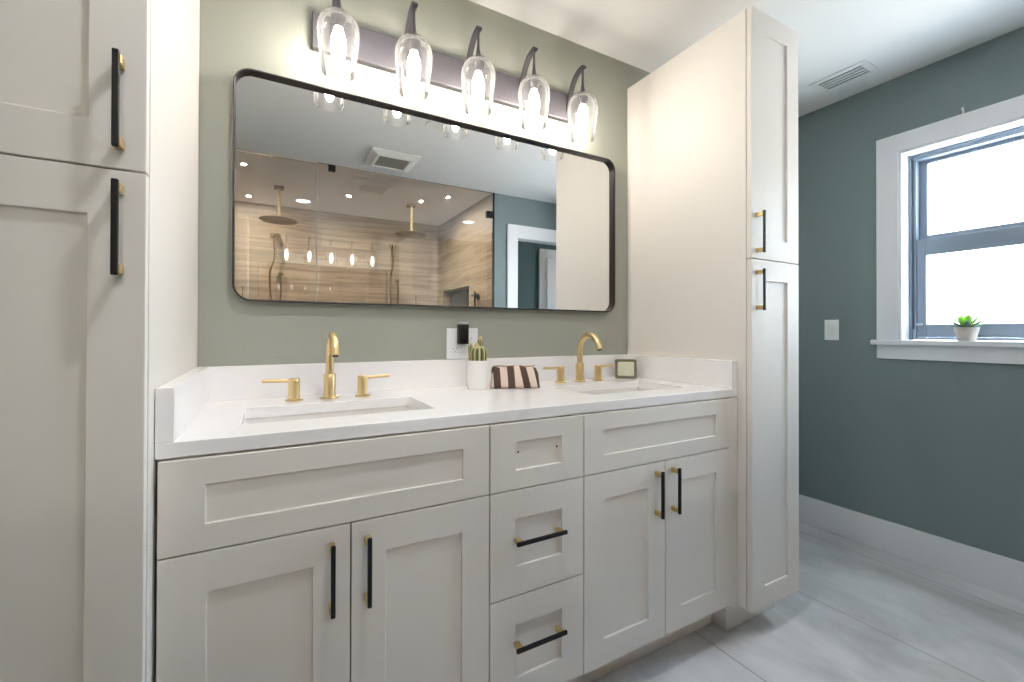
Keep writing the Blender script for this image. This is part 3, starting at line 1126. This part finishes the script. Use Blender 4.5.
ef = thing('exhaust_fan', (.97, -1.735, H), 'square white exhaust fan grille on the ceiling, seen in the mirror', 'vent')
bm = B()
ex0, ex1, ey0, ey1 = .80, 1.14, -1.902, -1.567
lo = lambda d, z: [(ex0 + d, ey0 + d, z), (ex1 - d, ey0 + d, z), (ex1 - d, ey1 - d, z), (ex0 + d, ey1 - d, z)]
loft(bm, [lo(.012, H - .0005), lo(0, H - .010), lo(0, H - .016), lo(.045, H - .034), lo(.062, H - .034), lo(.064, H - .026), lo(.064, H - .0005)])
obj('frame', bm, M['vent_white'], ef)
bm = B(); box(bm, ex0 + .065, ex1 - .065, ey0 + .065, ey1 - .065, H - .012, H - .006)
obj('backing', bm, M['vent_dark'], ef)
for k in range(11):
    bm = B()
    ya = ey0 + .070 + k * .0183
    box(bm, ex0 + .066, ex1 - .066, ya, ya + .0095, H - .030, H - .0135)
    obj('slat', bm, M['grille'], ef)

def downlight(x, y, r, m, label, grp):
    t = thing('recessed_light', (x, y, H), label, 'ceiling light', grp)
    bm = B()
    lathe(bm, [(r, H - .0004), (r, H - .004), (r * .97, H - .006), (r * .82, H - .005), (r * .80, H - .0035), (r * .80, H - .0004)], (x, y), 32)
    obj('trim_ring', bm, M['vent_white'], t, smooth=True)
    bm = B()
    lathe(bm, [(0, H - .0034), (r * .79, H - .0034), (r * .79, H - .0006)], (x, y), 32)
    obj('lens', bm, m, t)
downlight(.474, -.945, .082, M['can'], 'round lit ceiling downlight above the nearer sink, reflected bright in the shower glass', 'bathroom downlights')
downlight(2.20, -.99, .082, M['can_far'], 'round lit ceiling downlight toward the window side, reflected on the tiled end wall', 'bathroom downlights')
downlight(1.09, -1.07, .075, M['lens_off'], 'round unlit ceiling light seen in the mirror between lamp reflections', 'bathroom downlights')
for (x, v, lb) in ((.015, 2.355, 'small lit shower ceiling spot, front left of the five in the mirror'),
                   (1.659, 2.362, 'small lit shower ceiling spot nearest the green wall in the mirror'),
                   (.839, 2.79, 'small lit shower ceiling spot midway between the two rain heads'),
                   (.020, 3.254, 'small lit shower ceiling spot beside the rain head at the mirror\'s left'),
                   (1.477, 2.62, 'small lit shower ceiling spot just in front of the right rain head')):
    downlight(x, -.022 - v, .0185, M['puck'], lb, 'shower ceiling spots')

# ------------------------------------------------------------------ shower
gp = thing('shower_glass_panel', (1.233, YF - .006, 0), 'fixed clear shower glass panel with black clamps, joined to the green wall', 'glass panel')
bm = B(); box(bm, .499, 1.968, YF - .010, YF, .006, H - .003)
obj('glass', bm, M['shower_glass'], gp)
bm = B(); box(bm, .497, .4988, YF - .0105, YF + .0005, .006, H - .003)
obj('edge_seal', bm, M['grey_plastic'], gp)
bm = B(); box(bm, 1.9685, 1.9835, YF - .014, YF + .008, .006, H - .001)
obj('wall_channel', bm, M['black'], gp)
bm = B(); box(bm, .499, 1.968, YF - .011, YF + .001, H - .0029, H - .0003)
obj('top_seal', bm, M['grille'], gp)
for x0, x1, z0, z1 in ((.575, .625, 2.325, 2.371), (1.905, 1.966, 2.143, 2.20)):
    bm = B()
    box(bm, x0, x1, YF + .0005, YF + .012, z0, z1)
    box(bm, x0, x1, YF - .022, YF - .0105, z0, z1)
    obj('clamp', bm, M['black'], gp, bevel=.001)
gd = thing('shower_glass_door', (0.01, YF - .006, 0), 'clear frameless shower glass door at the left end of the shower, seen in the mirror', 'glass door')
bm = B(); box(bm, XL + .004, .492, YF - .010, YF, .010, H - .012)
obj('glass', bm, M['shower_glass'], gd)
bm = B(); box(bm, .4925, .4955, YF - .0105, YF + .0005, .010, H - .012)
obj('edge_seal', bm, M['grey_plastic'], gd)
bm = B()
tube(bm, [(.43, YF + .0005, .95), (.43, YF + .045, .95), (.43, YF + .05, .96), (.43, YF + .05, 1.14), (.43, YF + .045, 1.15), (.43, YF + .0005, 1.15)], .008, 12)
obj('handle', bm, M['black'], gd, smooth=True)

def rain_head(x, y, label, m_arm):
    t = thing('rain_shower_head', (x, y, 2.07), label, 'shower head')
    bm = B(); box(bm, x - .038, x + .038, y - .038, y + .038, H - .022, H - .0005)
    obj('flange', bm, M['brass_dark'], t, bevel=.002)
    bm = B(); tube(bm, [(x, y, 2.098), (x, y, H - .0225)], .0135, 18)
    obj('arm', bm, m_arm, t, smooth=True)
    bm = B()
    lathe(bm, [(0, 2.074), (.145, 2.074), (.152, 2.078), (.152, 2.083), (.14, 2.087), (.03, 2.091), (.020, 2.0975), (0, 2.0975)], (x, y), 40)
    obj('head', bm, M['brass_dark'], t, smooth=True)
rain_head(.26, -2.842, 'round rain shower head hanging from the ceiling, left one in the mirror', M['gold_post'])
rain_head(1.43, -2.812, 'round rain shower head hanging from the ceiling, right one in the mirror', M['gold_post'])

def hand_shower(x, label):
    t = thing('hand_shower', (x, YS, 1.15), label, 'hand shower')
    y = YS
    bm = B()
    box(bm, x - .045, x + .045, y + .0005, y + .012, 2.045, 2.095)
    box(bm, x - .014, x + .014, y + .012, y + .06, 2.055, 2.085)
    obj('bracket', bm, M['brass_dark'], t, bevel=.002)
    bm = B()
    tube(bm, [(x, y + .036, 2.0545), (x, y + .050, 2.02), (x, y + .052, 1.99), (x, y + .052, 1.90)], [.014, .016, .016, .011], 16)
    obj('handpiece', bm, M['brass_dark'], t, smooth=True)
    bm = B()
    pts = [(x, y + .052, 1.8995), (x - .004, y + .052, 1.84)]
    for k in range(21):
        u = k / 20
        a = PI * u
        pts.append((x + .010 - .055 * math.cos(a) * (1 if u < .5 else .85), y + .050 - .022 * u, 1.25 - .12 * math.sin(a) + (.45 * (1 - u * 2) if u < .5 else .36 * (u - .5) * 2)))
    pts[2:2] = [(x - .020, y + .051, 1.77)]
    pts.append((x + .056, y + .0265, 1.66))
    tube(bm, pts, .0085, 10)
    obj('hose', bm, M['brass_dark'], t, smooth=True)
    bm = B()
    tube(bm, [(x + .056, y + .0005, 1.68), (x + .056, y + .035, 1.68)], .020, 16)
    obj('wall_outlet', bm, M['brass_dark'], t, smooth=True)
hand_shower(.24, 'brass hand shower with hanging hose on the tiled wall, left one in the mirror')
hand_shower(1.42, 'brass hand shower with hanging hose on the tiled wall, right one in the mirror')

vx, vy, vz = 1.9715, -2.38, 1.445
sv = thing('shower_valve', (vx, vy, vz - .06), 'black cross-handled shower valve on the tiled end wall beside the dark niche', 'valve')
bm = B()
bmesh.ops.create_cone(bm, cap_ends=True, segments=24, radius1=.032, radius2=.032, depth=.008, matrix=Matrix.Translation((vx - .0045, vy, vz)) @ Matrix.Rotation(PI / 2, 4, 'Y'))
bmesh.ops.create_cone(bm, cap_ends=True, segments=20, radius1=.014, radius2=.014, depth=.024, matrix=Matrix.Translation((vx - .0205, vy, vz)) @ Matrix.Rotation(PI / 2, 4, 'Y'))
obj('body', bm, M['black'], sv, smooth=True)
bm = B()
box(bm, vx - .046, vx - .033, vy - .080, vy + .080, vz + .006, vz + .022)
box(bm, vx - .046, vx - .033, vy - .010, vy + .010, vz - .095, vz + .050)
obj('cross_handle', bm, M['black'], sv, bevel=.003)
